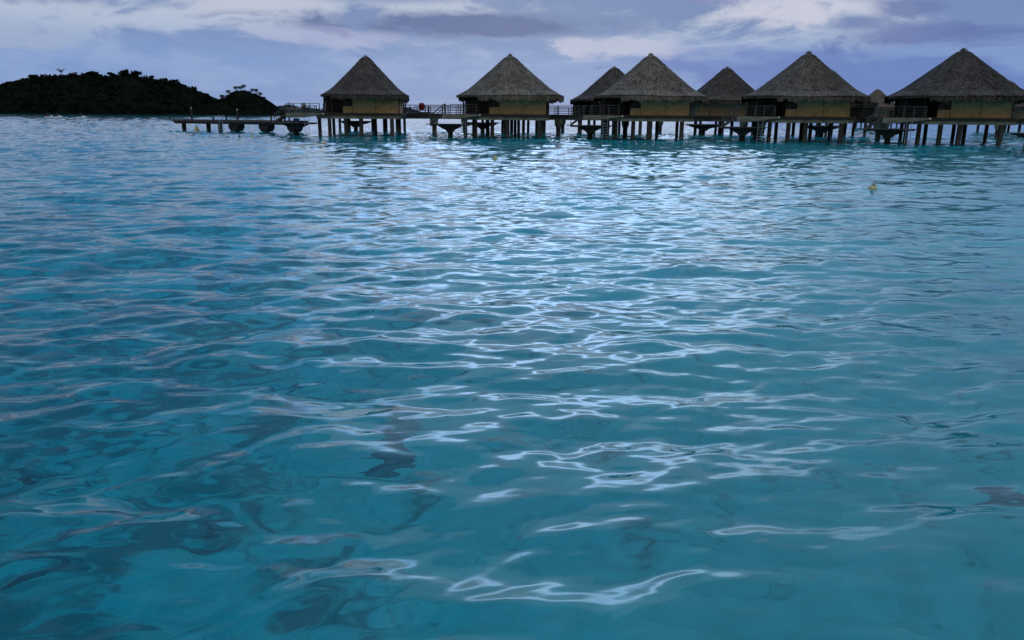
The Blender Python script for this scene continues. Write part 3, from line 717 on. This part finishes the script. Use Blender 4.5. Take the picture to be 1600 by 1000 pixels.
# ------------------------------------------------------------------ things on terrace and rail
ct = MB(); rr2 = np.random.default_rng(9)
rows = []
for i in range(9):
    s = i / 8; wv = .30 + .06 * math.sin(s * 9) - .06 * abs(s - .5)
    rows.append([(x * wv, -.06 - .05 * math.cos(x * 9) + .10 * (abs(s - .52) > .03) * (1 if s > .5 else -1), 3.60 - .85 * abs(1 - 2 * s) * (1 if s < .5 else .7) + .03 * math.cos(x * 7)) for x in np.linspace(-1, 1, 11)])
vs = [q for r_ in rows for q in r_]; fs = [(i * 11 + j, i * 11 + j + 1, (i + 1) * 11 + j + 1, (i + 1) * 11 + j) for i in range(8) for j in range(10)]
ct.add(vs, fs)
to = ct.build('towel', M['red'], loc=(-10.9, 97.55, 0), smooth=True); sdm = to.modifiers.new('thick', 'SOLIDIFY'); sdm.thickness = .05
tag(to, 'dark red towel hung over the boardwalk rail between the first two bungalows', 'towel')

def lounger(loc, rz, label):
    root = tag(empty('sun_lounger', loc, rz), label, 'sun lounger', 'sun loungers on the end terrace')
    MB().box((0, 0, .30), (1.9, .62, .07)).build('frame', M['wood'], root)
    for x in (-.85, .85):
        for y in (-.27, .27): MB().box((x, y, .135), (.07, .07, .27)).build('leg', M['wood'], root)
    MB().box((-.25, 0, .39), (1.35, .58, .10)).build('mattress', M['cream'], root)
    MB().bar((.42, 0, .42), (1.0, 0, .85), .58, .09).build('backrest', M['cream'], root)
lounger((-23.8, 89.9, DECK), R(10), 'cream cushioned sun lounger on the end bungalow terrace')
tb_ = tag(empty('terrace_table', (-22.2, 90.6, DECK)), 'dark square table on the end bungalow terrace', 'table')
MB().box((0, 0, .72), (1.0, .9, .06)).build('table_top', M['wood'], tb_)
for x in (-.42, .42):
    for y in (-.36, .36): MB().box((x, y, .345), (.07, .07, .69)).build('leg', M['wood'], tb_)
def chair(loc, rz, label):
    root = tag(empty('terrace_chair', loc, rz), label, 'chair', 'chairs on the end terrace')
    MB().box((0, 0, .44), (.5, .5, .06)).build('seat', M['wood'], root); MB().box((0, .24, .74), (.5, .05, .54)).build('backrest', M['wood'], root)
    for x in (-.21, .21):
        for y in (-.21, .21): MB().box((x, y, .205), (.05, .05, .41)).build('leg', M['wood'], root)
chair((-21.2, 90.7, DECK), R(-80), 'dark chair on the house side of the terrace table')
chair((-23.0, 91.2, DECK), R(60), 'dark chair on the far side of the terrace table')
bx_ = tag(empty('storage_box', (-25.2, 95.3, 1.36)), 'small blue box beside the ladder on the end swim platform', 'box')
MB().box((0, 0, .17), (.62, .42, .34)).build('crate', M['blue'], bx_); MB().box((0, 0, .365), (.66, .46, .05)).build('lid', M['blue'], bx_)

# ------------------------------------------------------------------ mooring buoys
def buoy(loc, s, mk, label, tilt=0.0):
    root = tag(empty('mooring_buoy', loc), label, 'buoy', 'mooring buoys'); root.scale = (s, s, s); root.rotation_euler = (tilt, tilt * .6, 0.4)
    MB().lathe([(.05, -.16), (.13, -.13), (.145, -.02), (.145, .07), (.125, .12), (.07, .14)], n=18).build('float', M[mk], root, True)
    MB().lathe([(.068, .135), (.075, .15), (.07, .20), (.045, .215)], n=14).build('collar', M['cream'] if mk != 'pale' else M['pale'], root, True)
    MB().lathe([(.140, -.11), (.149, -.06), (.148, -.045), (.146, -.043)], n=18).build('weed_band', M['weed'], root, True)
    rg = MB(); n = 12
    for i in range(n):
        a, b = 2 * math.pi * i / n, 2 * math.pi * (i + 1) / n
        rg.tube((.045 * math.cos(a), 0, .255 + .045 * math.sin(a)), (.045 * math.cos(b), 0, .255 + .045 * math.sin(b)), .011, None, 6, False)
    rg.build('lifting_ring', M['steel'], root)
buoy((12.1, 27.1, .03), 1.0, 'yellow', 'nearest yellow mooring buoy with weed around its waterline', .08)
buoy((-1.0, 44.2, .03), .98, 'yellow', 'small yellow buoy floating in front of the second bungalow', -.1)
buoy((-14.9, 64.3, .03), 1.0, 'pale', 'pale pinkish buoy floating in front of the end bungalow', .05)
buoy((-26.0, 81.2, .03), 1.15, 'yellow', 'yellow buoy floating in front of the low jetty', .0)
root = tag(empty('marker_buoy', (-40.4, 104.4, 0)), 'pale yellow cone buoy beside a jetty pile', 'buoy')
MB().lathe([(.20, -.2), (.34, -.05), (.30, .12), (.10, .62), (.06, .66)], n=14).build('cone', M['yellow'], root, True)
MB().lathe([(.345, -.04), (.35, 0), (.32, .08), (.31, .1)], n=14).build('collar', M['cream'], root, True)

# ------------------------------------------------------------------ jet skis and riders
def rider_mesh():
    J = {'pelvis': (0, 0, .62, .15), 'waist': (.04, 0, .80, .13), 'chest': (.12, 0, 1.02, .16), 'neck': (.16, 0, 1.20, .06), 'head': (.19, 0, 1.34, .105), 'crown': (.19, 0, 1.43, .07)}
    E_ = [('pelvis', 'waist'), ('waist', 'chest'), ('chest', 'neck'), ('neck', 'head'), ('head', 'crown')]
    for s, q in (('l', 1), ('r', -1)):
        J.update({s + 'sh': (.13, .18 * q, 1.10, .075), s + 'el': (.30, .27 * q, .90, .05), s + 'wr': (.56, .24 * q, .93, .036), s + 'hand': (.63, .23 * q, .95, .042),
                  s + 'hip': (.02, .11 * q, .58, .11), s + 'kn': (.40, .24 * q, .52, .075), s + 'an': (.26, .27 * q, .16, .05), s + 'toe': (.42, .27 * q, .12, .04)})
        E_ += [('chest', s + 'sh'), (s + 'sh', s + 'el'), (s + 'el', s + 'wr'), (s + 'wr', s + 'hand'), ('pelvis', s + 'hip'), (s + 'hip', s + 'kn'), (s + 'kn', s + 'an'), (s + 'an', s + 'toe')]
    nm = list(J); me = bpy.data.meshes.new('rider'); me.from_pydata([J[k][:3] for k in nm], [(nm.index(a), nm.index(b)) for a, b in E_], [])
    o = bpy.data.objects.new('rider_tmp', me); C.objects.link(o); md = o.modifiers.new('skin', 'SKIN'); o.modifiers.new('sub', 'SUBSURF').levels = 1
    for i, k in enumerate(nm): me.skin_vertices[0].data[i].radius = (J[k][3],) * 2; me.skin_vertices[0].data[i].use_root = (k == 'pelvis')
    dg = bpy.context.evaluated_depsgraph_get(); out = bpy.data.meshes.new_from_object(o.evaluated_get(dg)); bpy.data.objects.remove(o)
    out.materials.clear(); out.materials.append(M['skin'])
    out.polygons.foreach_set('use_smooth', [True] * len(out.polygons)); return out
RIDER = rider_mesh()
VEST = MB().lathe([(.15, .66), (.19, .74), (.20, .95), (.21, 1.08), (.12, 1.17)], n=14).mesh('life_vest', M['vest'], True)
HAIR = MB().lathe([(.118, 1.36), (.125, 1.42), (.10, 1.48), (.04, 1.51)], (.18, 0, 0), 12).mesh('hair', M['vest'], True)
def person(loc, rz, label):
    root = tag(link('person', RIDER, None, loc, rz), label, 'person', 'people riding the jet skis')
    v = link('life_vest', VEST, root, (.07, 0, 0)); link('hair', HAIR, root)
def jet_ski(loc, rz, label):
    root = tag(empty('jet_ski', loc, rz), label, 'jet ski', 'jet skis off the island')
    secs = [(-1.5, .40, .0, .34), (-1.2, .52, -.12, .38), (-.3, .56, -.16, .42), (.5, .52, -.15, .50), (1.1, .36, -.08, .58), (1.55, .12, .10, .56), (1.68, .03, .30, .46)]
    vs = []; fs = []; n = 10
    for x, wv, zb, zt in secs:
        for a, b in ((-1, .55), (-.85, .2), (-.35, 0), (.35, 0), (.85, .2), (1, .55), (.92, .72), (.45, 1), (-.45, 1), (-.92, .72)): vs.append((x, a * wv, zb + b * (zt - zb)))
    for k in range(len(secs) - 1):
        for i in range(n): fs.append((k * n + i, (k + 1) * n + i, (k + 1) * n + (i + 1) % n, k * n + (i + 1) % n))
    fs += [tuple(range(n)), tuple(range(len(vs) - 1, len(vs) - n - 1, -1))]
    MB().add(vs, fs).build('hull', M['white'], root, True)
    MB().prism([(-1.25, .36), (.35, .42), (.32, .60), (-.2, .60), (-.55, .66), (-1.2, .66)], -.17, .17).build('seat', M['vest'], root)
    MB().prism([(.35, .44), (1.15, .55), (.75, .80), (.50, .86)], -.20, .20).build('cowl', M['white'], root)
    MB().tube((.55, -.34, .93), (.55, .34, .93), .025, None, 8).tube((.6, 0, .8), (.55, 0, .93), .04, None, 8).build('handlebar', M['vest'], root)
jet_ski((-145.6, 257.6, .12), R(8), 'white jet ski with two riders, rearmost of the touching pair')
person((-145.6, 257.6, .18), R(8), 'rider in a dark vest steering the rearmost jet ski of the pair')
person((-146.4, 257.5, .22), R(8), 'passenger sitting behind the driver of the rearmost jet ski')
jet_ski((-142.6, 256.6, .12), R(4), 'white jet ski in front of the touching pair, with one rider')
person((-142.8, 256.6, .18), R(4), 'rider in a dark vest on the front jet ski of the pair')
jet_ski((-134.0, 254.5, .12), R(6), 'white jet ski riding alone, apart from the pair')
person((-134.1, 254.5, .18), R(6), 'lone rider in a dark vest on the single jet ski')

# ------------------------------------------------------------------ coral on the sand
def coral(x, y, sx_, sy_, sz_, rz, label, seed):
    sz_ *= .55; r = np.random.default_rng(seed); n, mrow = 16, 8; vs = []; fs = []; ph = r.uniform(0, 6.28, 6)
    for k in range(mrow):
        el = math.pi / 2 * k / (mrow - 1)
        for i in range(n):
            a = 2 * math.pi * i / n
            q = 1 + .22 * math.sin(2 * a + ph[0]) + .16 * math.sin(3 * a + ph[1] + el) + .10 * math.sin(5 * a + ph[2]) + .06 * r.normal()
            vs.append((math.cos(a) * math.cos(el) * q * sx_, math.sin(a) * math.cos(el) * q * sy_, math.sin(el) * sz_ * (1 + .15 * math.sin(4 * a + ph[3])) - .04))
    for k in range(mrow - 1):
        for i in range(n): fs.append((k * n + i, k * n + (i + 1) % n, (k + 1) * n + (i + 1) % n, (k + 1) * n + i))
    o = MB().add(vs, fs).build('coral_head', M['coral'], None, True, loc=(x, y, bed_z(x, y))); o.rotation_euler.z = rz
    tag(o, label, 'coral', 'dark coral heads on the sandy bottom')
for i, a in enumerate([
    (-4.4, 7.3, .30, .22, .14, .3, 'dark angular coral head under water, left of the photo, above a smaller purplish one'),
    (-4.0, 6.9, .16, .13, .08, .1, 'small purplish coral piece just below the angular coral head'),
    (-1.35, 7.6, .34, .26, .10, .0, 'round ring-shaped coral patch near the centre left under water'),
    (-2.55, 6.1, .34, .14, .10, .2, 'long dark coral head lying in the lower left shallows'),
    (-3.55, 5.8, .30, .16, .12, .5, 'dark coral head nearest the lower left corner'),
    (-0.55, 9.9, .26, .12, .08, .2, 'dark coral patch under the centre of the lagoon, farthest of the single ones'),
    (1.70, 6.05, .11, .09, .07, .4, 'small dark purplish coral piece alone on pale sand, lower right of centre'),
    (3.15, 7.6, .09, .07, .06, .0, 'tiny dark coral piece on pale sand, right of centre'),
    (3.25, 6.6, .15, .12, .06, .0, 'faint small coral patch on the right side of the lagoon floor'),
    (4.35, 6.3, .34, .18, .12, .2, 'large dark coral bed near the lower right corner'),
    (-0.75, 5.45, .12, .08, .06, .7, 'small coral piece at the bottom centre of the photo'),
    (-2.5, 9.0, .50, .22, .08, .1, 'broad low coral bed left of centre, in the deeper middle ground'),
    (-0.75, 6.9, .08, .06, .05, .1, 'little round dark coral knob near the bottom centre')]): coral(*a, 60 + i)
